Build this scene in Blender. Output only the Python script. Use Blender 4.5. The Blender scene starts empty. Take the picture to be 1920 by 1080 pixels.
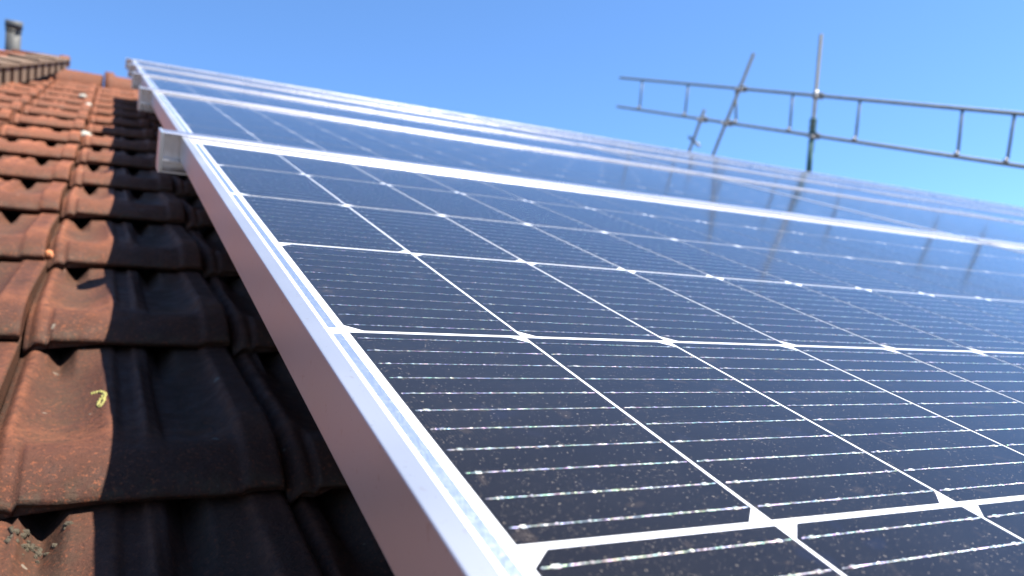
import bpy, bmesh, math, random
from mathutils import Matrix, Vector, Euler, noise

random.seed(7)
sc = bpy.context.scene
COL = sc.collection
rad = math.radians

# ------------------------------------------------------------------ frame of reference
# roof coordinates: u along the eaves (right), v up the slope, n out of the roof; n = 0 is the module glass
PITCH = rad(25)
M = Matrix.Translation((0, 0, 6)) @ Matrix.Rotation(PITCH, 4, 'X')

# ------------------------------------------------------------------ camera
FOC = 1523.43             # focal length in pixels of a 1920-wide frame
CPOS = (-0.103956, -0.169211, 0.114207)
R = [[0.8894964, -0.4234789, 0.1716442],
     [0.0558311, -0.2720989, -0.9606483],
     [0.4535184, 0.8640763, -0.2183877]]
cam_d = bpy.data.cameras.new("camera")
cam = bpy.data.objects.new("camera", cam_d)
COL.objects.link(cam)
sc.camera = cam
cam_d.sensor_width = 36.0
cam_d.lens = 36.0 * FOC / 1920.0
cam_d.clip_start = 0.01
cam_d.clip_end = 3000
cam_d.dof.use_dof = True
cam_d.dof.focus_distance = 0.385
cam_d.dof.aperture_fstop = 12.0
Rw = Matrix(((R[0][0], -R[1][0], -R[2][0]), (R[0][1], -R[1][1], -R[2][1]), (R[0][2], -R[1][2], -R[2][2])))
cam.matrix_world = M @ (Matrix.Translation(CPOS) @ Rw.to_4x4())

# ------------------------------------------------------------------ sun and sky
S = Vector((0.365, 0.03, 0.93)).normalized()
Sw = (M.to_3x3() @ S).normalized()
EXPOSURE = 1.9
w = bpy.data.worlds.new("World"); sc.world = w; w.use_nodes = True
nt = w.node_tree
sky = nt.nodes.new('ShaderNodeTexSky'); sky.sky_type = 'NISHITA'; sky.sun_disc = False
sky.sun_elevation = math.asin(Sw.z); sky.sun_rotation = math.atan2(Sw.x, Sw.y)
sky.altitude = 0; sky.air_density = 0.5; sky.dust_density = 0.0; sky.ozone_density = 8.0
hs = nt.nodes.new('ShaderNodeHueSaturation'); hs.inputs['Saturation'].default_value = 1.0
nt.links.new(sky.outputs[0], hs.inputs['Color'])
tint = nt.nodes.new('ShaderNodeMix'); tint.data_type = 'RGBA'; tint.blend_type = 'MULTIPLY'; tint.inputs[0].default_value = 1.0
tint.inputs[7].default_value = (0.95, 1.05, 1.0, 1)
nt.links.new(hs.outputs[0], tint.inputs[6])
nt.links.new(tint.outputs[2], nt.nodes['Background'].inputs[0])
nt.nodes['Background'].inputs[1].default_value = 0.118
sd = bpy.data.lights.new("sun", 'SUN'); sd.energy = 5.0; sd.angle = rad(0.53); sd.color = (1.0, 0.94, 0.84)
sun = bpy.data.objects.new("sun", sd); COL.objects.link(sun)
sun.location = (0, 0, 20)
sun.rotation_euler = (-Sw).to_track_quat('-Z', 'Y').to_euler()
sc.view_settings.view_transform = 'Standard'
sc.view_settings.look = 'None'
sc.view_settings.exposure = EXPOSURE
sc.view_settings.gamma = 1.0
sc.render.engine = 'CYCLES'
sc.cycles.use_denoising = True
sc.cycles.max_bounces = 8

# ------------------------------------------------------------------ helpers
def tag(o, label=None, cat=None, group=None, kind=None):
    if label: o['label'] = label
    if cat: o['category'] = cat
    if group: o['group'] = group
    if kind: o['kind'] = kind
    return o

def empty(name, uvn, world=False):
    o = bpy.data.objects.new(name, None); COL.objects.link(o)
    o.empty_display_size = 0.05
    o.matrix_world = Matrix.Translation(uvn) if world else M @ Matrix.Translation(uvn)
    return o

def link_mesh(name, me, parent=None, uvn=None, mat=None):
    o = bpy.data.objects.new(name, me); COL.objects.link(o)
    if mat and not me.materials: me.materials.append(mat)
    if parent is not None: o.parent = parent
    elif uvn is not None: o.matrix_world = M @ Matrix.Translation(uvn)
    return o

def bm_mesh(name, bm, mat=None, smooth=False):
    bmesh.ops.recalc_face_normals(bm, faces=bm.faces)
    me = bpy.data.meshes.new(name); bm.to_mesh(me); bm.free()
    if smooth:
        for p in me.polygons: p.use_smooth = True
    if mat: me.materials.append(mat)
    return me

def box(bm, a, b):
    vs = [bm.verts.new((x, y, z)) for z in (a[2], b[2]) for y in (a[1], b[1]) for x in (a[0], b[0])]
    for f in ((0, 2, 3, 1), (4, 5, 7, 6), (0, 1, 5, 4), (2, 6, 7, 3), (0, 4, 6, 2), (1, 3, 7, 5)):
        bm.faces.new([vs[i] for i in f])

def bevel_all(bm, w, seg=2):
    bmesh.ops.bevel(bm, geom=list(bm.edges), offset=w, segments=seg, profile=0.6, affect='EDGES', clamp_overlap=True)

def tube(bm, p, q, r, n=14, caps=True, r2=None):
    p = Vector(p); q = Vector(q); d = (q - p).normalized()
    a = d.orthogonal().normalized(); b = d.cross(a)
    r2 = r if r2 is None else r2
    A = [bm.verts.new(p + a * (r * math.cos(t)) + b * (r * math.sin(t))) for t in [2 * math.pi * i / n for i in range(n)]]
    B = [bm.verts.new(q + a * (r2 * math.cos(t)) + b * (r2 * math.sin(t))) for t in [2 * math.pi * i / n for i in range(n)]]
    for i in range(n):
        f = bm.faces.new((A[i], A[(i + 1) % n], B[(i + 1) % n], B[i])); f.smooth = True
    if caps:
        bm.faces.new(A[::-1]); bm.faces.new(B)

def sheet(bm, pts, n0, n1):
    """thin prism between n0 and n1 over a polygon in u,v"""
    lo = [bm.verts.new((x, y, n0)) for x, y in pts]; hi = [bm.verts.new((x, y, n1)) for x, y in pts]
    k = len(pts)
    bm.faces.new(hi); bm.faces.new(lo[::-1])
    for i in range(k): bm.faces.new((lo[i], lo[(i + 1) % k], hi[(i + 1) % k], hi[i]))

def extrude_u(bm, prof, u0, u1):
    """closed profile in (v, n) swept along u"""
    A = [bm.verts.new((u0, y, z)) for y, z in prof]; B = [bm.verts.new((u1, y, z)) for y, z in prof]
    k = len(prof)
    for i in range(k): bm.faces.new((A[i], A[(i + 1) % k], B[(i + 1) % k], B[i]))
    bm.faces.new(A[::-1]); bm.faces.new(B)

# ------------------------------------------------------------------ materials
class NB:
    def __init__(self, name):
        self.m = bpy.data.materials.new(name); self.m.use_nodes = True
        self.t = self.m.node_tree; self.b = self.t.nodes['Principled BSDF']
    def n(self, typ, ins=None, **kw):
        x = self.t.nodes.new(typ)
        for k, v in kw.items(): setattr(x, k, v)
        for k, v in (ins or {}).items(): self.set(x.inputs[k], v)
        return x
    def set(self, sock, v):
        if isinstance(v, bpy.types.NodeSocket): self.t.links.new(v, sock)
        elif isinstance(v, bpy.types.Node): self.t.links.new(v.outputs[0], sock)
        else: sock.default_value = v
    def p(self, **kw):
        for k, v in kw.items(): self.set(self.b.inputs[k.replace('_', ' ')], v)
    def noise(self, vec, scale, detail=3, rough=0.55, dist=0.0):
        x = self.n('ShaderNodeTexNoise', {'Scale': scale, 'Detail': detail, 'Roughness': rough, 'Distortion': dist})
        if vec is not None: self.set(x.inputs['Vector'], vec)
        return x.outputs['Fac']
    def ramp(self, fac, *stops, interp='LINEAR'):
        x = self.n('ShaderNodeValToRGB', {'Fac': fac}); x.color_ramp.interpolation = interp
        e = x.color_ramp.elements
        while len(e) < len(stops): e.new(0.5)
        for i, (p_, c) in enumerate(stops):
            e[i].position = p_; e[i].color = (c, c, c, 1) if isinstance(c, (int, float)) else (*c, 1)
        return x.outputs['Color']
    def mix(self, fac, a, b, blend='MIX'):
        x = self.n('ShaderNodeMix', data_type='RGBA', blend_type=blend)
        self.set(x.inputs[0], fac)
        for s, v in ((6, a), (7, b)):
            if isinstance(v, tuple) and len(v) == 3: v = (*v, 1)
            self.set(x.inputs[s], v)
        return x.outputs[2]
    def math(self, op, a, b=0.0, clamp=False):
        x = self.n('ShaderNodeMath', operation=op, use_clamp=clamp)
        self.set(x.inputs[0], a); self.set(x.inputs[1], b)
        return x.outputs[0]
    def bump(self, h, strength, dist):
        return self.n('ShaderNodeBump', {'Height': h, 'Strength': strength, 'Distance': dist}).outputs[0]

def roofpos(b):
    """surface position in roof coordinates (undo the roof pitch), fixed to the world"""
    g = b.n('ShaderNodeNewGeometry')
    r = b.n('ShaderNodeVectorRotate', {'Vector': g.outputs['Position'], 'Center': (0, 0, 6), 'Angle': -PITCH}, rotation_type='X_AXIS')
    return r.outputs[0]

def dust(b, P, base, amount=1.0):
    """dried rain spots, grit and pollen lying on the module glass"""
    zone = b.ramp(b.noise(P, 45, 3), (0.42, 0.0), (0.70, 1.0))
    fine = b.ramp(b.noise(P, 620, 3, 0.7), (0.60, 0.0), (0.72, 1.0))
    f = b.math('MULTIPLY', b.math('MULTIPLY', zone, fine), 0.6 * amount, True)
    c = b.mix(f, base, (0.115, 0.096, 0.080))
    grit = b.ramp(b.noise(P, 900, 1, 0.5), (0.715, 0.0), (0.75, 1.0))
    c = b.mix(b.math('MULTIPLY', grit, 0.32 * amount), c, (0.30, 0.25, 0.20))
    spot = b.ramp(b.noise(P, 85, 1, 0.5, 0.4), (0.685, 0.0), (0.74, 1.0))
    c = b.mix(b.math('MULTIPLY', spot, 0.07 * amount), c, (0.15, 0.11, 0.08))
    return c

def mat_cell():
    b = NB('silicon_cell'); P = roofpos(b)
    sx = b.n('ShaderNodeSeparateXYZ', {'Vector': P})
    base = b.mix(b.noise(P, 12, 2), (0.0016, 0.0014, 0.0018), (0.0024, 0.0021, 0.0026))
    # contact fingers, one every 1.25 mm, running up the slope
    fr = b.math('FRACT', b.math('MULTIPLY', sx.outputs[0], 800.0))
    fin = b.math('LESS_THAN', fr, 0.26)
    base = b.mix(b.math('MULTIPLY', fin, 0.75), base, (0.017, 0.0155, 0.018))
    # faint bluish blots scattered at random
    blot = b.ramp(b.noise(P, 38, 1, 0.5, 0.6), (0.66, 0.0), (0.72, 1.0))
    base = b.mix(b.math('MULTIPLY', blot, 0.03), base, (0.02, 0.045, 0.17))
    c = dust(b, P, base)
    film = b.ramp(b.noise(P, 30, 4), (0.3, 0.6), (0.8, 1.0))
    b.p(Base_Color=c, Roughness=0.5, Specular_IOR_Level=0.0, Coat_Weight=1.0, Coat_IOR=1.31,
        Coat_Roughness=b.ramp(b.noise(P, 120, 3), (0.3, 0.07), (0.75, 0.15)),
        Sheen_Weight=b.math('MULTIPLY', film, 0.038), Sheen_Roughness=0.6, Sheen_Tint=(1.0, 0.94, 0.88, 1))
    return b.m

def mat_backsheet():
    b = NB('white_backsheet'); P = roofpos(b)
    c = dust(b, P, b.mix(b.noise(P, 20), (0.62, 0.63, 0.65), (0.56, 0.57, 0.60)), 0.22)
    b.p(Base_Color=c, Roughness=0.5, Coat_Weight=1.0, Coat_IOR=1.5, Coat_Roughness=0.08)
    return b.m

def mat_ribbon(name='tinned_copper_ribbon', col=(0.46, 0.49, 0.50), k=0.30):
    b = NB(name); P = roofpos(b)
    v = b.n('ShaderNodeTexVoronoi', {'Vector': P, 'Scale': 750.0})
    tint = b.mix(k, col, v.outputs['Color'])  # sun glitter painted in: random coloured specks in the metal colour
    lum = b.ramp(b.noise(P, 700, 1, 0.5), (0.40, 0.40), (0.62, 1.5))  # brighter and darker specks, sparkle put into the colour
    tint = b.mix(1.0, tint, lum, 'MULTIPLY')
    h = b.noise(P, 1500, 2, 0.7)
    b.p(Base_Color=tint, Metallic=1.0, Roughness=0.36, Normal=b.bump(h, 0.7, 0.0008),
        Coat_Weight=1.0, Coat_IOR=1.5, Coat_Roughness=0.06)
    return b.m

def mat_collector():
    b = NB('tinned_collector_ribbon'); P = roofpos(b)
    s = b.n('ShaderNodeMapping', {'Vector': P, 'Scale': (700, 160, 1), 'Rotation': (0, 0, 0.6)})
    h = b.noise(s.outputs[0], 1.0, 3, 0.7)
    c = b.mix(b.ramp(b.noise(P, 260, 3), (0.5, 0.0), (0.7, 1.0)), (0.50, 0.56, 0.64), (0.66, 0.68, 0.72))
    c = dust(b, P, c, 0.5)
    b.p(Base_Color=c, Metallic=1.0, Roughness=0.40, Normal=b.bump(h, 0.4, 0.0012),
        Coat_Weight=1.0, Coat_IOR=1.5, Coat_Roughness=0.06)
    return b.m

def mat_alu(name, col, rough, dirt=0.25, brush=True):
    b = NB(name); P = roofpos(b)
    s = b.n('ShaderNodeMapping', {'Vector': P, 'Scale': (1, 1, 1)})
    c = b.mix(b.noise(P, 14, 3), col, tuple(x * 0.94 for x in col))
    st = b.ramp(b.noise(P, 160, 2, 0.6), (0.66, 0.0), (0.74, 1.0))
    c = b.mix(b.math('MULTIPLY', st, dirt), c, (0.35, 0.22, 0.14))
    g = b.ramp(b.noise(P, 520, 1), (0.73, 0.0), (0.76, 1.0))
    c = b.mix(b.math('MULTIPLY', g, dirt), c, (0.12, 0.08, 0.06))
    b.p(Base_Color=c, Metallic=0.9, Roughness=b.ramp(b.noise(P, 9, 3), (0.3, rough), (0.7, rough + 0.05)),
        Normal=b.bump(b.noise(P, 2400, 2), 0.02, 0.0002))
    return b.m

def mat_clay(name='weathered_clay'):
    b = NB(name)
    tc = b.n('ShaderNodeTexCoord'); oi = b.n('ShaderNodeObjectInfo')
    sh = b.n('ShaderNodeVectorMath', {0: tc.outputs['Object'], 1: oi.outputs['Random']}, operation='ADD')
    k = b.n('ShaderNodeVectorMath', {0: oi.outputs['Random'], 1: (17.3, 9.1, 5.7)}, operation='MULTIPLY')
    sh = b.n('ShaderNodeVectorMath', {0: tc.outputs['Object'], 1: k.outputs[0]}, operation='ADD')
    P = sh.outputs[0]
    pat = b.n('ShaderNodeAttribute', attribute_type='OBJECT', attribute_name='patina').outputs['Fac']
    form = b.n('ShaderNodeSeparateColor', {'Color': b.n('ShaderNodeAttribute', attribute_name='form').outputs['Color']})
    sz = b.n('ShaderNodeSeparateXYZ', {'Vector': tc.outputs['Object']})
    trough, wear, lip = form.outputs[0], form.outputs[1], form.outputs[2]
    fired = b.mix(b.noise(P, 9, 4), (0.135, 0.041, 0.020), (0.185, 0.063, 0.031))
    fired = b.mix(b.math('MULTIPLY', oi.outputs['Random'], 0.5), fired, (0.125, 0.050, 0.031))
    old = b.mix(b.ramp(b.noise(P, 7, 4, 0.6), (0.3, 0.0), (0.7, 1.0)), (0.040, 0.0162, 0.0105), (0.062, 0.0230, 0.0140))
    cover = b.math('ADD', b.math('MULTIPLY', b.ramp(b.noise(P, 16, 4, 0.6), (0.30, 0.0), (0.66, 1.0)), 0.6),
                   b.math('SUBTRACT', b.math('MULTIPLY', pat, 1.5), 0.5), True)
    c = b.mix(cover, fired, old)
    # grey-green algae film that lives in the troughs and in scattered patches
    alg = b.math('MULTIPLY', b.math('ADD', b.math('MULTIPLY', trough, 1.0), b.ramp(b.noise(P, 34, 4, 0.6), (0.50, 0.0), (0.75, 0.6))),
                 b.ramp(b.noise(P, 120, 4, 0.7), (0.30, 0.35), (0.65, 1.0)), True)
    c = b.mix(b.math('MULTIPLY', alg, 0.78), c, b.mix(pat, (0.062, 0.041, 0.027), (0.036, 0.0215, 0.0140)))
    # worn arrises where the clay shows through
    c = b.mix(b.math('MULTIPLY', wear, b.ramp(b.noise(P, 90, 4, 0.7), (0.38, 0.0), (0.62, 0.85))), c, b.mix(pat, (0.33, 0.115, 0.055), (0.115, 0.042, 0.022)))
    # moss and lime crust creeping along the lower lip
    crust = b.math('MULTIPLY', lip, b.ramp(b.noise(P, 80, 5, 0.75), (0.46, 0.0), (0.58, 1.0)))
    c = b.mix(b.math('MULTIPLY', crust, 0.7), c, (0.062, 0.047, 0.030))
    grime = b.ramp(b.math('ADD', sz.outputs[1], b.math('MULTIPLY', b.noise(P, 60, 3), 0.03)), (0.028, 0.55), (0.075, 0.0))
    c = b.mix(grime, c, b.mix(pat, (0.060, 0.026, 0.016), (0.026, 0.0125, 0.009)))
    orange = b.ramp(b.noise(P, 290, 4, 0.8), (0.555, 0.0), (0.64, 1.0))
    c = b.mix(b.math('MULTIPLY', orange, 0.75), c, b.mix(pat, (0.30, 0.10, 0.042), (0.135, 0.043, 0.020)))
    dark = b.ramp(b.noise(P, 340, 3, 0.75), (0.56, 0.0), (0.66, 1.0))
    c = b.mix(b.math('MULTIPLY', dark, 0.65), c, b.mix(pat, (0.05, 0.028, 0.018), (0.012, 0.007, 0.005)))
    lich = b.ramp(b.noise(P, 48, 2, 0.5), (0.745, 0.0), (0.76, 1.0))
    c = b.mix(b.math('MULTIPLY', lich, 0.6), c, (0.17, 0.15, 0.12))
    h = b.math('ADD', b.math('MULTIPLY', b.noise(P, 330, 5, 0.75), 1.0), b.math('MULTIPLY', b.noise(P, 110, 3), 0.5))
    b.p(Base_Color=c, Roughness=b.ramp(b.noise(P, 60, 3), (0.3, 0.55), (0.7, 0.85)), Specular_IOR_Level=0.15, Normal=b.bump(h, 0.7, 0.0016))
    return b.m

def mat_plain(name, c1, c2, scale, rough=0.8, metal=0.0, bump=0.0, bdist=0.002, bscale=None):
    b = NB(name); tc = b.n('ShaderNodeTexCoord')
    P = tc.outputs['Object']
    b.p(Base_Color=b.mix(b.ramp(b.noise(P, scale, 4), (0.3, 0.0), (0.7, 1.0)), c1, c2), Roughness=rough, Metallic=metal)
    if bump: b.p(Normal=b.bump(b.noise(P, bscale or scale * 5, 3), bump, bdist))
    return b.m

MAT = dict(
    cell=mat_cell(), back=mat_backsheet(), ribbon=mat_ribbon(), pad=mat_ribbon('silver_pad', (0.42, 0.42, 0.40), 0.15), coll=mat_collector(),
    frame=mat_alu('anodised_frame', (0.63, 0.63, 0.645), 0.30), rail=mat_alu('mill_rail', (0.52, 0.515, 0.56), 0.25, 0.08),
    clay=mat_clay(),
    mark=mat_plain('yellow_crayon', (0.21, 0.20, 0.045), (0.12, 0.105, 0.035), 120, 0.9, 0, 0.5, 0.001),
    lime=mat_plain('pale_droppings', (0.36, 0.35, 0.31), (0.24, 0.23, 0.20), 90, 0.9, 0, 0.6, 0.002),
    shard=mat_plain('fresh_clay', (0.40, 0.14, 0.05), (0.30, 0.10, 0.04), 90, 0.8, 0, 0.4, 0.001),
    moss=mat_plain('dry_moss', (0.075, 0.058, 0.034), (0.042, 0.033, 0.021), 260, 0.95, 0, 0.9, 0.003),
    deck=mat_plain('dark_underlay', (0.025, 0.022, 0.020), (0.040, 0.032, 0.028), 6, 0.9),
    wall=mat_plain('rendered_wall', (0.62, 0.58, 0.50), (0.54, 0.50, 0.43), 1.5, 0.9, 0, 0.3, 0.01, 30),
    pvc=mat_plain('grey_pvc', (0.075, 0.072, 0.066), (0.05, 0.05, 0.048), 8, 0.6),
    cap=mat_plain('dark_rubber', (0.035, 0.037, 0.04), (0.06, 0.06, 0.06), 20, 0.7),
    steel=mat_plain('galvanised_tube', (0.125, 0.14, 0.14), (0.09, 0.10, 0.10), 9, 0.65, 0.2),  # lighter copy for beam tubes: colour lifted to offset their shaded side
    steel_dark=mat_plain('shade_toned_pole', (0.016, 0.021, 0.021), (0.011, 0.014, 0.014), 9, 0.7, 0.1),  # tube steel with shade put into its colour to dim the sunlit poles
    steel_pale=mat_plain('bright_coupler', (0.26, 0.26, 0.26), (0.17, 0.17, 0.17), 40, 0.45, 0.5),
    rope=mat_plain('green_strap', (0.03, 0.11, 0.10), (0.02, 0.07, 0.065), 40, 0.8),
    verge=mat_plain('brown_verge_tile', (0.095, 0.060, 0.038), (0.14, 0.088, 0.055), 18, 0.85, 0, 0.4, 0.003),
    grass=mat_plain('dry_yard', (0.075, 0.068, 0.060), (0.10, 0.092, 0.082), 0.4, 0.95),
    wood=mat_plain('batten_wood', (0.12, 0.08, 0.05), (0.18, 0.12, 0.07), 12, 0.85),
)

# ------------------------------------------------------------------ setting: ground, house, roofs
bm = bmesh.new(); bmesh.ops.create_grid(bm, x_segments=4, y_segments=4, size=900)
tag(link_mesh('ground', bm_mesh('ground', bm, MAT['grass'])), kind='structure')

TILE_N = -0.166          # height of the tile lips
RIDGE_V = 4.92
house = empty('house', (0, 0, -6 / math.cos(PITCH)))
house.matrix_world = Matrix.Translation((2.5, 2.0, 0))
HI = house.matrix_world.inverted()
def house_part(name, bm, mat, inv=True):
    me = bm_mesh(name, bm, mat)
    me.transform((HI @ M) if inv else HI)
    return link_mesh(name, me, house)
bm = bmesh.new(); box(bm, (-1.35, -0.75, -0.40), (8.2, RIDGE_V, -0.275)); house_part('roof_deck', bm, MAT['deck'])
pr_ = M @ Vector((0, RIDGE_V, -0.275)); pe = M @ Vector((0, -0.6, -0.42))
bm = bmesh.new()
ry, rz = pr_.y, pr_.z
A = [(-1.35, ry + 0.004, rz), (8.2, ry + 0.004, rz), (8.2, ry + 4.4, rz - 2.4), (-1.35, ry + 4.4, rz - 2.4)]
lo = [bm.verts.new((x, y, z - 0.12)) for x, y, z in A]; hi = [bm.verts.new((x, y, z)) for x, y, z in A]
bm.faces.new(hi); bm.faces.new(lo[::-1])
for i in range(4): bm.faces.new((lo[i], lo[(i + 1) % 4], hi[(i + 1) % 4], hi[i]))
house_part('rear_roof', bm, MAT['clay'], False)
bm = bmesh.new()
prof = [(pe.y, 0.0), (pe.y, pe.z - 0.05), (ry, rz - 0.18), (ry + 4.2, rz - 2.5), (ry + 4.2, 0.0)]
Lf = [bm.verts.new((-1.30, y, z)) for y, z in prof]; Rt = [bm.verts.new((8.12, y, z)) for y, z in prof]
for i in range(5): bm.faces.new((Lf[i], Lf[(i + 1) % 5], Rt[(i + 1) % 5], Rt[i]))
bm.faces.new(Lf[::-1]); bm.faces.new(Rt)
house_part('wall', bm, MAT['wall'], False)
tag(house, 'rendered house whose tiled roof slope carries the solar array', 'house')

# ------------------------------------------------------------------ roof tiles
TW, TE, TL = 0.197, 0.332, 0.405       # width, exposure, length
def sstep(a, b, x):
    t = min(1, max(0, (x - a) / (b - a))); return t * t * (3 - 2 * t)

def tile_height(x, y, var):
    """crest plane tilts so that each course laps over the one below; two troughs that die out before a rounded lip"""
    z = -0.0365 * (y / TE)
    d = 0.0
    fade = sstep(0.040, 0.095, y)
    # trough one: wide and shallow, running to a deep narrow notch at its head
    c1, c2 = 0.041 + var * 0.0015, 0.138
    n1, n2 = 0.035 + var * 0.0015, 0.128
    hw = 0.034 - 0.004 * sstep(0.2, 0.33, y)
    nd = sstep(0.225, 0.325, y)
    keep = 1 - 0.88 * nd
    t = (x - c1) / hw
    if abs(t) < 1: d = max(d, keep * 0.0140 * fade * (0.5 + 0.5 * math.cos(math.pi * t)) ** 0.42)
    t = (x - n1) / 0.0145
    if abs(t) < 1: d = max(d, keep * 0.0140 * fade * (0.5 + 0.5 * math.cos(math.pi * min(1, abs(x - c1) / hw))) ** 0.42 + 0.019 * nd * (1 - abs(t)) ** 0.8)
    # step down between the middle band and trough two
    hw2 = 0.033
    t = (x - c2) / hw2
    if abs(t) < 1: d = max(d, keep * 0.0130 * fade * (0.5 + 0.5 * math.cos(math.pi * t)) ** 0.36)
    t = (x - n2) / 0.0135
    if abs(t) < 1: d = max(d, keep * 0.0130 * fade + 0.018 * nd * (1 - abs(t)) ** 0.8)
    # raised bead on the flat middle band
    d += 0.004 * fade * sstep(0.082, 0.086, x) * (1 - sstep(0.098, 0.101, x))
    # the right-hand edge rides over the neighbour as a flat cover; the left-hand edge is a lower round bead in a channel
    z += 0.0035 * sstep(0.166, 0.172, x)
    if x > 0.194: d += 0.0015 * sstep(0.194, 0.197, x)
    if x < 0.021: d = max(d, 0.0035 + 0.0085 * min(1.0, abs(x - 0.0125) / 0.0085) ** 2 * (1.0 if x < 0.0125 else 0.35))
    z -= d
    if y < 0.095:
        q = (0.095 - y) / 0.095
        z -= 0.0180 * q ** 1.7 + 0.0130 * (1 - math.sqrt(max(0.0, 1 - q ** 4 * 0.97)))
    return z

def make_tile_mesh(var, nx=66, ny=84):
    rnd = random.Random(var)
    me_bm = bmesh.new()
    ys = [TL * (j / ny) ** 1.12 for j in range(ny + 1)]
    grid = []
    for j, y in enumerate(ys):
        row = []
        for i in range(nx + 1):
            x = TW * i / nx
            z = tile_height(x, y, var)
            p = Vector((x * 38 + var * 9, y * 38, var * 3.1))
            z += 0.0006 * noise.noise(p) + 0.0003 * noise.noise(p * 3.3)
            wob = 0.0022 * noise.noise(Vector((x * 30, var * 7.7, 0))) if j == 0 else 0.0
            row.append(me_bm.verts.new((x, y + wob, z)))
        grid.append(row)
    for j in range(ny):
        for i in range(nx):
            f = me_bm.faces.new((grid[j][i], grid[j][i + 1], grid[j + 1][i + 1], grid[j + 1][i])); f.smooth = True
    # thickness: skirt down to a flat underside
    loop = [grid[0][i] for i in range(nx + 1)] + [grid[j][nx] for j in range(1, ny + 1)] + \
           [grid[ny][i] for i in range(nx - 1, -1, -1)] + [grid[j][0] for j in range(ny - 1, 0, -1)]
    low = []
    for v in loop:
        zz = -0.0365 * (v.co.y / TE) - 0.0300
        low.append(me_bm.verts.new((v.co.x, v.co.y + (0.003 if v.co.y < 0.01 else 0), min(v.co.z - 0.004, zz))))
    k = len(loop)
    for i in range(k):
        f = me_bm.faces.new((loop[i], low[i], low[(i + 1) % k], loop[(i + 1) % k])); f.smooth = False
    me_bm.faces.new(low[::-1])
    me = bm_mesh('clay_tile', me_bm, MAT['clay'])
    at = me.attributes.new('form', 'FLOAT_COLOR', 'POINT')
    for i, v in enumerate(me.vertices):
        x, y = v.co.x, v.co.y
        fade = sstep(0.04, 0.09, y)
        tr = max(1.0 if x > 0.1955 or x < 0.004 else 0.0, math.exp(-((x - .044) / .026) ** 2), math.exp(-((x - .140) / .024) ** 2)) * fade
        we = max(math.exp(-((x - .0125) / .0045) ** 2), math.exp(-((x - .081) / .003) ** 2), math.exp(-((x - .103) / .003) ** 2), 0.9 * math.exp(-((x - .171) / .004) ** 2), 0.6 * math.exp(-((x - .192) / .003) ** 2)) * (0.3 + 0.7 * fade)
        we = max(we, 0.7 * math.exp(-((y - .085) / .03) ** 2))
        at.data[i].color = (tr, we, 1 - sstep(0.0, 0.022, y), 1)
    return me

tile_meshes = [make_tile_mesh(v) for v in range(4)]
U0 = 0.030 - TW          # left edge of the column that disappears under the panel frame
V0 = 0.719 - TE * 3      # lip of the lowest course
nth = ['', 'lowest', 'second', 'third', 'fourth', 'fifth', 'sixth', 'seventh', 'eighth', 'ninth', 'tenth', 'eleventh', 'twelfth', 'thirteenth', 'fourteenth', 'fifteenth', 'sixteenth']
colname = {1: 'wholly shaded clay tile nearest the panel frame', 0: 'half shaded clay tile on the shadow line', -1: 'sunlit clay tile one column left of the shadow line', -2: 'sunlit clay tile two columns left of the shadow line',
           -3: 'sunlit clay tile three columns left of the shadow line', -4: 'sunlit clay tile four columns left of the shadow line'}
special = {}
for r in range(1, 16):
    for c in range(-4, 2):
        v = V0 + TE * r
        if v + 0.1 > RIDGE_V: continue
        u = U0 + c * (TW + 0.003)
        me = tile_meshes[random.randrange(4)]
        o = link_mesh('clay_tile', me)
        jit = Matrix.Rotation(rad(random.uniform(-0.7, 0.7)), 4, 'Z') @ Matrix.Rotation(rad(random.uniform(-0.35, 0.35)), 4, 'Y')
        o.matrix_world = M @ Matrix.Translation((u, v + random.uniform(-0.004, 0.004), TILE_N + random.uniform(-0.0015, 0.0015))) @ jit
        o['patina'] = max(0.08, min(1.0, 1.16 - 0.13 * r + random.uniform(-0.08, 0.08)))
        lab = '%s, %s course up' % (colname[c], nth[r])
        tag(o, lab, 'clay tile', 'clay tiles on the roof slope')
        special[(r, c)] = o
# ------------------------------------------------------------------ marks and bits lying on the tiles
from mathutils.bvhtree import BVHTree
bvh = {}
MI = M.inverted()
def tile_n(u, v):
    """height of the tile surface under a point of the roof"""
    r = int((v - V0) // TE); c = int((u - U0) // (TW + 0.003))
    o = special[(r, c)]
    if (r, c) not in bvh:
        bvh[(r, c)] = BVHTree.FromPolygons([MI @ o.matrix_world @ q.co for q in o.data.vertices], [list(p.vertices) for p in o.data.polygons])
    hit = bvh[(r, c)].ray_cast(Vector((u, v, 0)), Vector((0, 0, -1)))
    return hit[0].z if hit[0] else TILE_N
def blob(bm, u, v, n, ru, rv, h, seed, k=18):
    rr = random.Random(seed)
    ring = []
    ph = rr.random() * 6
    for a in range(k):
        t = 2 * math.pi * a / k
        q = 1 + 0.22 * math.sin(2 * t + ph) + 0.16 * math.sin(5 * t + ph * 2) + rr.uniform(-0.12, 0.12)
        ring.append((math.cos(t) * ru * q, math.sin(t) * rv * q))
    rings = []
    for s, z in ((1.0, -0.002), (0.93, 0.35), (0.7, 0.8), (0.35, 1.0)):
        rings.append([bm.verts.new((u + x * s, v + y * s, n + (z * h if z > 0 else z))) for x, y in ring])
    for a, b_ in zip(rings, rings[1:]):
        for i in range(k):
            f = bm.faces.new((a[i], a[(i + 1) % k], b_[(i + 1) % k], b_[i])); f.smooth = True
    f = bm.faces.new(rings[-1]); f.smooth = True
    bm.faces.new(rings[0][::-1])

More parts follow.
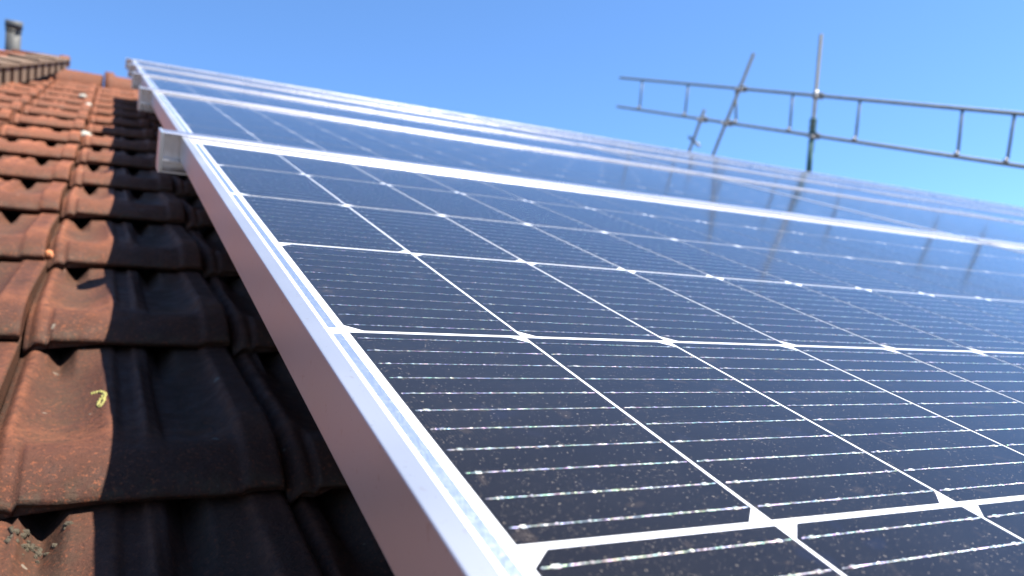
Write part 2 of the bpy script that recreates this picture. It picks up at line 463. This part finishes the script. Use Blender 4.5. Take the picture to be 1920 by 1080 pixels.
# yellow crayon scrawl on the shadow-line tile
stroke = [(-0.0975, 0.5862), (-0.0950, 0.5850), (-0.0917, 0.5802), (-0.0893, 0.5735), (-0.0882, 0.5659), (-0.0878, 0.5560), (-0.0881, 0.5454),
          (-0.0890, 0.5390), (-0.0905, 0.5357), (-0.0918, 0.5390), (-0.0922, 0.5456), (-0.0915, 0.5530), (-0.0898, 0.5590), (-0.0885, 0.5600)]
T = special[(2, 0)]; Ti = T.matrix_world.inverted()
bm = bmesh.new(); rr = random.Random(3)
stroke = [(u - 0.0055, v - 0.007) for u, v in stroke]
for a, b_ in zip(stroke, stroke[1:]):
    for s in range(3):
        t = s / 3; u = a[0] + (b_[0] - a[0]) * t; v = a[1] + (b_[1] - a[1]) * t
        blob(bm, u + rr.uniform(-.0005, .0005), v, tile_n(u, v) - 0.0001, 0.0014 * rr.uniform(.5, 1.5), 0.0030 * rr.uniform(.7, 1.2), 0.0008, rr.random(), 8)
me = bm_mesh('crayon_mark', bm, MAT['mark']); me.transform(Ti @ M)
o = link_mesh('crayon_mark', me, T)
tag(T, 'nearest whole clay tile, with a yellow crayon scrawl beside the shadow line', None)

def lump(name, mat, u, v, ru, rv, h, seed, label, cat, group=None):
    bm = bmesh.new(); blob(bm, 0, 0, 0, ru, rv, h, seed, 22)
    o = link_mesh(name, bm_mesh(name, bm, MAT[mat], True), None, (u, v, tile_n(u, v)))
    return tag(o, label, cat, group)
lump('bird_dropping', 'lime', -0.161, 2.52, 0.016, 0.030, 0.012, 5, 'large white splash on a sunlit tile beside the shadow edge', 'bird dropping', 'white splashes on the far tiles')
lump('bird_dropping', 'lime', -0.179, 3.585, 0.013, 0.024, 0.010, 6, 'small white spot on a distant tile, just above the middle splash', 'bird dropping', 'white splashes on the far tiles')
lump('bird_dropping', 'lime', -0.212, 4.05, 0.013, 0.026, 0.010, 8, 'farthest white spot on the tiles, close under the ridge', 'bird dropping', 'white splashes on the far tiles')
lump('clay_shard', 'shard', -0.166, 1.072, 0.0060, 0.011, 0.007, 9, 'bright orange broken chip of clay caught in the joint between two tiles', 'chip')
bm = bmesh.new(); rr = random.Random(11)
for k in range(34):
    du, dv = rr.gauss(0, .0075), min(.012, rr.gauss(-.004, .010))
    blob(bm, du, dv, tile_n(-0.133 + du, 0.372 + dv) - TILE_N - 0.0005, rr.uniform(.0007, .0030), rr.uniform(.0008, .0036), rr.uniform(.0007, .0026), k, 9)
tag(link_mesh('moss_crumbs', bm_mesh('moss_crumbs', bm, MAT['moss'], True), None, (-0.133, 0.372, TILE_N)), 'dry crumbs of moss and mortar in the notch at the lower left corner', 'debris')

# ------------------------------------------------------------------ ridge of the roof
def ridge_mesh(length, r, collar):
    """half round ridge tile along u, hollow, with a raised collar at its left end"""
    bm = bmesh.new(); k = 18
    stations = [(0.0, r * 1.16), (0.045, r * 1.16), (0.052, r), (length, r * 0.95)] if collar else [(0, r), (length, r)]
    outer, inner = [], []
    for u, q in stations:
        outer.append([bm.verts.new((u, math.cos(math.pi * i / k) * q, math.sin(math.pi * i / k) * q)) for i in range(k + 1)])
        inner.append([bm.verts.new((u, math.cos(math.pi * i / k) * (q - .014), math.sin(math.pi * i / k) * (q - .014))) for i in range(k + 1)])
    for A, flip in ((outer, False), (inner, True)):
        for a, b_ in zip(A, A[1:]):
            for i in range(k):
                f = bm.faces.new((a[i], a[i + 1], b_[i + 1], b_[i])); f.smooth = True
    for e in (0, -1):
        for i in range(k): bm.faces.new((outer[e][i], outer[e][i + 1], inner[e][i + 1], inner[e][i]))
    for i in (0, k):
        for s in range(len(stations) - 1): bm.faces.new((outer[s][i], outer[s + 1][i], inner[s + 1][i], inner[s][i]))
    return bm_mesh('ridge_tile', bm, MAT['clay'])
rm = ridge_mesh(0.36, 0.105, True)
ridge_lab = ['half round ridge tile left of the upright collar, nearest the brown verge', 'half round ridge tile with its raised collar showing against the sky', 'half round ridge tile running in behind the solar panels']
for i, u in enumerate((-0.50, -0.135, 0.23)):
    o = link_mesh('ridge_tile', rm, None, (u, RIDGE_V + 0.02, -0.222))
    o['patina'] = 0.15
    tag(o, ridge_lab[i], 'ridge tile', 'ridge tiles along the roof crest')

# ------------------------------------------------------------------ the neighbouring roof's verge, seen over the tiles at the left
P0 = Vector((-0.525, 4.0, -0.205)); P1 = Vector((-0.312, 5.0, -0.120))
H0, H1 = 0.088, 0.040
D = (P1 - P0); SL = 0.105
side = Vector((-D.y, D.x, 0)).normalized()
nbr = empty('neighbouring_roof', tuple(P0 + side * 0.3))
NI = nbr.matrix_world.inverted()
def along(t): return P0 + D * t
def hgt(t): return H0 + (H1 - H0) * t
def quadbox(bm, a, b_, off0, off1, n0a, n1a, n0b, n1b):
    """box between two points a,b of the verge line, off = distance to the side"""
    vs = []
    for p, n0, n1 in ((a, n0a, n1a), (b_, n0b, n1b)):
        for s in (off0, off1):
            for n in (n0, n1): vs.append(bm.verts.new(p + side * s + Vector((0, 0, n))))
    for f in ((0, 1, 3, 2), (4, 6, 7, 5), (0, 4, 5, 1), (2, 3, 7, 6), (0, 2, 6, 4), (1, 5, 7, 3)):
        bm.faces.new([vs[i] for i in f])
def nb_part(name, bm, mat):
    me = bm_mesh(name, bm, mat); me.transform(NI @ M); return link_mesh(name, me, nbr)
bm = bmesh.new()
quadbox(bm, along(-1.6), along(1.0), 0.045, 1.0, -0.09, hgt(-1.6) - .025, -0.06, hgt(1.0) - .02); nb_part('roof_slab', bm, MAT['deck'])
bm = bmesh.new()
for i in range(9):
    t0 = -1.3 + i * .255; t1 = t0 + .255 * 0.985
    quadbox(bm, along(t0), along(t1), 0.13, 0.98, hgt(t0) - .024, hgt(t0) + 0.012, hgt(t1) - .024, hgt(t1) + 0.002)
o = nb_part('tile_courses', bm, MAT['clay']); o['patina'] = 0.2
for i in range(14):
    t0 = 0.96 - i * SL
    bm = bmesh.new(); quadbox(bm, along(t0 - SL * .58), along(t0), 0.0, 0.020, 0.0, hgt(t0) + .004, 0.0, hgt(t0) + .002)
    nb_part('verge_slat', bm, MAT['verge'])
bm = bmesh.new()
for i in range(9):
    t0 = -1.3 + i * .255; t1 = t0 + .255
    quadbox(bm, along(t0 - .01), along(t1 + .008), -0.008, 0.128, hgt(t0) + .006, hgt(t0) + .026 + .003 * (i % 2), hgt(t1) + .003, hgt(t1) + .014)
nb_part('verge_cap', bm, MAT['verge'])
tag(nbr, 'slightly higher neighbouring roof edge with brown slats at the far left', 'roof')
nr = ridge_mesh(0.27, 0.050, True)
for i, (u, v, n, lab) in enumerate(((-0.355, 5.045, -0.112, 'end ridge tile of the neighbouring roof with a dark open mouth'),
                                    (-0.615, 5.075, -0.135, 'pinkish ridge tile of the neighbouring roof beside the grey vent pipe'))):
    o = link_mesh('ridge_tile', nr, None, (u, v, n)); o.matrix_world = M @ Matrix.Translation((u + .045, v, n)) @ Matrix.Rotation(math.pi, 4, 'Z') if i == 0 else M @ Matrix.Translation((u + .09, v, n)) @ Matrix.Rotation(math.pi, 4, 'Z')
    o['patina'] = 0.1
    tag(o, lab, 'ridge tile', 'ridge tiles on the neighbouring roof')

# vent pipe behind that ridge
root = empty('vent_pipe', (-0.642, 5.7, -0.40))
bm = bmesh.new(); tube(bm, (0, 0, 0), (0.006, 0, 0.462), 0.041, 24); link_mesh('pipe', bm_mesh('pipe', bm, MAT['pvc']), root)
bm = bmesh.new(); tube(bm, (0.0055, 0, 0.430), (0.006, 0, 0.478), 0.0465, 24); tube(bm, (0.0055, 0, 0.410), (0.0055, 0, 0.4239), 0.044, 24)
link_mesh('cap', bm_mesh('cap', bm, MAT['cap']), root)
tag(root, 'grey plastic vent pipe with a dark cap rising behind the ridge', 'vent pipe')

# ------------------------------------------------------------------ solar modules
RAILS = [-0.237, 0.965, 1.915, 2.72, 3.50, 4.30]
PU, NC, CP = 1.624, 17, 0.093
GB, GC = -0.0008, -0.0006
def frame_mesh(W, H):
    bm = bmesh.new()
    bw, lo, hi = 0.0089, -0.0300, 0.0004
    def bar(a, b_):
        t = bmesh.new(); box(t, a, b_); bevel_all(t, 0.0007, 2)
        me = bpy.data.meshes.new('t'); t.to_mesh(me); t.free(); bm.from_mesh(me); bpy.data.meshes.remove(me)
    bar((0, 0, lo), (bw, H, hi)); bar((W - bw, 0, lo), (W, H, hi))
    bar((bw + .0002, 0, lo), (W - bw - .0002, bw, hi)); bar((bw + .0002, H - bw, lo), (W - bw - .0002, H, hi))
    # inward foot of the frame section
    box(bm, (bw - .0005, bw, lo + .0004), (bw + .020, H - bw, lo + .002)); box(bm, (W - bw - .020, bw, lo + .0004), (W - bw + .0005, H - bw, lo + .002))
    return bm_mesh('frame', bm, MAT['frame'])
def cell_poly(w, h, right, ch=0.0078):
    if right: return [(0, 0), (w - ch, 0), (w, ch), (w, h - ch), (w - ch, h), (0, h)]
    return [(ch, 0), (w, 0), (w, h), (ch, h), (0, h - ch), (0, ch)]
def ribbons(bm, u, v, w, h, n=11, pads=True):
    for k in range(n):
        y = v + h * (k + 0.5) / n; a, b_ = u + .0016, u + w - .0012
        f = [bm.verts.new(p) for p in ((a, y - .00025, GC + .00012), (b_, y - .00025, GC + .00012), (b_, y + .00025, GC + .00012), (a, y + .00025, GC + .00012))]
        bm.faces.new(f)
        if pads:
            for q in range(8):
                x = u + .0062 + (w - .0124) * q / 7; e = .0011 if q in (0, 7) else .00045; t = .0008 if q in (0, 7) else .0006
                f = [bm.verts.new(p) for p in ((x - e, y - t, GC + .00020), (x + e, y - t, GC + .00020), (x + e, y + t, GC + .00020), (x - e, y + t, GC + .00020))]
                bm.faces.new(f).material_index = 1
        # faint printed line half way to the next ribbon
    return bm
def collector(bm, u, v0, v1):
    sheet(bm, [(u, v0), (u + .0040, v0), (u + .0040, v1), (u, v1)], GB + .00005, GC + .0001)
half_u, half_v = 0.0009, 0.0017
cw = CP - 2 * half_u

def module(row, col, vlo, vhi, vc0, cp_v, label, meshes, near):
    W, H = 1.600, vhi - vlo
    u0 = -0.019 + PU * col
    root = empty('solar_panel', (u0, vlo, 0))
    tag(root, label, 'solar panel', 'solar panels of the roof array')
    ch = cp_v - 2 * half_v
    if not meshes:
        meshes['frame'] = frame_mesh(W, H)
        bm = bmesh.new(); sheet(bm, [(.0087, .0087), (W - .0087, .0087), (W - .0087, H - .0087), (.0087, H - .0087)], GB - .004, GB)
        meshes['backsheet'] = bm_mesh('backsheet', bm, MAT['back'])
        for side_ in (0, 1):
            bm = bmesh.new(); sheet(bm, cell_poly(cw, ch, side_), GB + .00005, GC); meshes['cell%d' % side_] = bm_mesh('solar_cell', bm, MAT['cell'])
        bm = ribbons(bmesh.new(), 0, 0, cw, ch); meshes['rib'] = bm_mesh('busbar_wires', bm, MAT['ribbon']); meshes['rib'].materials.append(MAT['pad'])
        bm = bmesh.new(); br = bmesh.new()
        if not near:
            for r in range(6):
                for c in range(NC):
                    x = .019 + c * CP + half_u; y = vc0 - vlo + r * cp_v + half_v
                    sheet(bm, [(x + a, y + b_) for a, b_ in cell_poly(cw, ch, r % 2)], GB + .00005, GC)
                    ribbons(br, x, y, cw, ch, 11, row < 2)
            meshes['cells'] = bm_mesh('cell_grid', bm, MAT['cell']); meshes['ribs'] = bm_mesh('busbar_wires', br, MAT['ribbon']); meshes['ribs'].materials.append(MAT['pad'])
        else: bm.free(); br.free()
        bm = bmesh.new(); collector(bm, 0, .0045, 2 * cp_v - .0045); meshes['coll'] = bm_mesh('collector_ribbon', bm, MAT['coll'])
    link_mesh('frame', meshes['frame'], root)
    link_mesh('backsheet', meshes['backsheet'], root)
    for r in range(0, 6, 2):
        for x in (.0115, W - .0155):
            link_mesh('collector_ribbon', meshes['coll'], root).location = (x, vc0 - vlo + r * cp_v, 0)
    if near:
        for r in range(6):
            for c in range(NC):
                o = link_mesh('solar_cell', meshes['cell%d' % (r % 2)], root)
                o.location = (.019 + c * CP + half_u, vc0 - vlo + r * cp_v + half_v, 0)
                link_mesh('busbar_wires', meshes['rib'], o)
    else:
        link_mesh('cell_grid', meshes['cells'], root)
        link_mesh('busbar_wires', meshes['ribs'], root)
    return root
rown = ['front row nearest the camera', 'second row up the slope', 'third row up the slope', 'fourth row up the slope', 'top row below the sky']
coln = ['leftmost, beside the bare tiles', 'second from the bare tiles', 'third from the bare tiles', 'fourth from the bare tiles', 'fifth from the bare tiles']
m0 = {}
module(0, 0, -0.215, 0.979, -0.184, 0.184, 'large dark solar panel filling the foreground, its silver frame edge running up the photo', m0, True)
m0b = {}
for c in (1, 2): module(0, c, -0.215, 0.979, -0.184, 0.184, 'dark solar panel in the %s, %s' % (rown[0], coln[c]), m0b, False)
for r in range(1, 5):
    mm = {}
    vlo, vhi = RAILS[r] + .022, RAILS[r + 1] + .014
    for c in range(5):
        module(r, c, vlo, vhi, vlo + .024, (vhi - vlo - .05) / 6, 'blue solar panel in the %s, %s' % (rown[r], coln[c]), mm, False)

# ------------------------------------------------------------------ insertion rails across the slope
prof = [(0.0, .0008), (-.0002, .0022), (.0008, .0035), (.0035, .0043), (.0240, .0043), (.0300, .0038), (.0320, .0022), (.0320, .0008), (.0205, .0008),
        (.0205, -.0312), (.0330, -.0312), (.0330, -.0338), (.0205, -.0338), (.0205, -.0446), (.0330, -.0446), (.0330, -.0470), (-.0120, -.0470), (-.0120, -.0446),
        (.0158, -.0446), (.0158, -.0338), (-.0110, -.0338), (-.0110, -.0312), (.0158, -.0312), (.0158, .0008)]
bm = bmesh.new(); extrude_u(bm, prof, 0, 8.17); rail_me = bm_mesh('profile', bm, MAT['rail'])
bm = bmesh.new(); box(bm, (-.0050, -.0125, -.0478), (-.0003, .0335, .0050)); bevel_all(bm, .0012, 2); cap_me = bm_mesh('end_cap', bm, MAT['frame'])
rl = ['lowest silver rail under the front edge of the array', 'first silver rail across the array, its open end nearest the camera', 'second silver rail across the array, counting up from the camera',
      'third silver rail across the array, counting up from the camera', 'fourth silver rail across the array, just below the top one', 'topmost silver rail of the array against the blue sky']
for i, v in enumerate(RAILS):
    root = empty('mounting_rail', (-0.040, v, 0))
    link_mesh('profile', rail_me, root); link_mesh('end_cap', cap_me, root)
    tag(root, rl[i], 'rail', 'silver rails holding the solar panels')

# ------------------------------------------------------------------ scaffold guard rail beyond the gable
SU, NT, NBt = 8.45, 0.927, 0.397
root = empty('ladder_beam', (SU, 4.2, NBt))
off = Vector((SU, 4.2, NBt))
TR = 0.0225
def part_tube(name, p, q, r, mat, parent, off, n=14):
    bm = bmesh.new(); tube(bm, Vector(p) - off, Vector(q) - off, r, n); return link_mesh(name, bm_mesh(name, bm, MAT[mat]), parent)
part_tube('chord_tube', (SU, 4.2, NT), (SU, 13.30, NT), TR, 'steel', root, off)
part_tube('chord_tube', (SU, 4.2, NBt), (SU, 13.20, NBt), TR, 'steel', root, off)
for a, b_ in ((4.62, 4.52), (5.524, 5.45), (6.137, 6.036), (7.591, 7.500), (8.784, 8.677), (9.99, 9.82), (11.193, 11.108), (12.55, 12.46)):
    o = part_tube('rung', (SU, a, NT - TR * .6), (SU, b_, NBt + TR * .6), TR * 0.72, 'steel', root, off)
    bm = bmesh.new(); bmesh.ops.create_icosphere(bm, subdivisions=3, radius=TR * 1.25)
    bmesh.ops.translate(bm, verts=bm.verts, vec=Vector((SU - .026, b_, NBt + .030)) - off)
    link_mesh('rung_socket', bm_mesh('rung_socket', bm, MAT['steel_pale'], True), o)
tag(root, 'grey steel ladder beam laid along the gable as a guard rail', 'ladder beam')
def pole(top, low, label, couplers, r=0.022):
    """scaffold tube running on down to the ground beside the gable"""
    top = Vector(top); low = Vector(low); d = (low - top).normalized()
    pw, dw = M @ low, M.to_3x3() @ d
    end = low + d * (pw.z / -dw.z)
    root = empty('scaffold_pole', tuple(end))
    bm = bmesh.new(); tube(bm, top - end, Vector((0, 0, 0)), r, 16); link_mesh('tube', bm_mesh('tube', bm, MAT['steel_dark']), root)
    for n in couplers:
        p = top + d * ((top.z - n) / -d.z)
        bm = bmesh.new()
        tube(bm, p - end - d * .055, p - end + d * .055, r * 1.55, 16)
        t = bmesh.new(); box(t, Vector((.012, -.060, -.045)) + p - end, Vector((.095, .060, .045)) + p - end); bevel_all(t, .012, 2)
        tm = bpy.data.meshes.new('t'); t.to_mesh(tm); t.free(); bm.from_mesh(tm); bpy.data.meshes.remove(tm)
        for s in (-1, 1): tube(bm, p - end + Vector((-.055, .045 * s, -.02)), p - end + Vector((.03, .045 * s, -.02)), .015, 10)
        link_mesh('coupler', bm_mesh('coupler', bm, MAT['steel_pale'] if n < .6 or True else MAT['steel']), root)
    tag(root, label, 'scaffold pole', 'scaffold poles behind the array')
    return root, end, d, top
PUo = SU - 0.068
r1, e1, d1, t1 = pole((PUo, 8.46, 1.722), (PUo, 8.09, -.016), 'tallest, nearly upright scaffold pole with a green strap', (NT, NBt))
for n0, n1, rr_ in ((0.62, 0.40, .042), (0.34, -.30, .038)):
    a = t1 + d1 * ((t1.z - n0) / -d1.z); b_ = t1 + d1 * ((t1.z - n1) / -d1.z)
    bm = bmesh.new()
    for q in range(7 if n0 > .5 else 1):
        k0, k1 = (q / 7, (q + .62) / 7) if n0 > .5 else (0, 1)
        tube(bm, a.lerp(b_, k0) - e1, a.lerp(b_, k1) - e1, rr_ * (1.25 if n0 > .5 and q % 2 else 1), 14)
    link_mesh('green_strap', bm_mesh('green_strap', bm, MAT['rope']), r1)
pole((PUo, 9.70, 1.446), (PUo, 10.07, -.019), 'leaning scaffold pole crossing the ladder beam between two rungs', (NT, NBt))
r3, e3, d3, t3 = pole((PUo, 10.55, 0.545), (PUo, 10.68, -.05), 'shortest scaffold pole, ending just above the lower beam tube', (NBt,))
bm = bmesh.new(); box(bm, (-.02, -.30, -.02), (.02, .02, .02)); bmesh.ops.rotate(bm, verts=bm.verts, cent=(0, 0, 0), matrix=Matrix.Rotation(rad(20), 3, 'X'))
bmesh.ops.translate(bm, verts=bm.verts, vec=Vector((PUo - .05, 10.70, .075)) - e3); link_mesh('brace_plate', bm_mesh('brace_plate', bm, MAT['steel_pale']), r3)
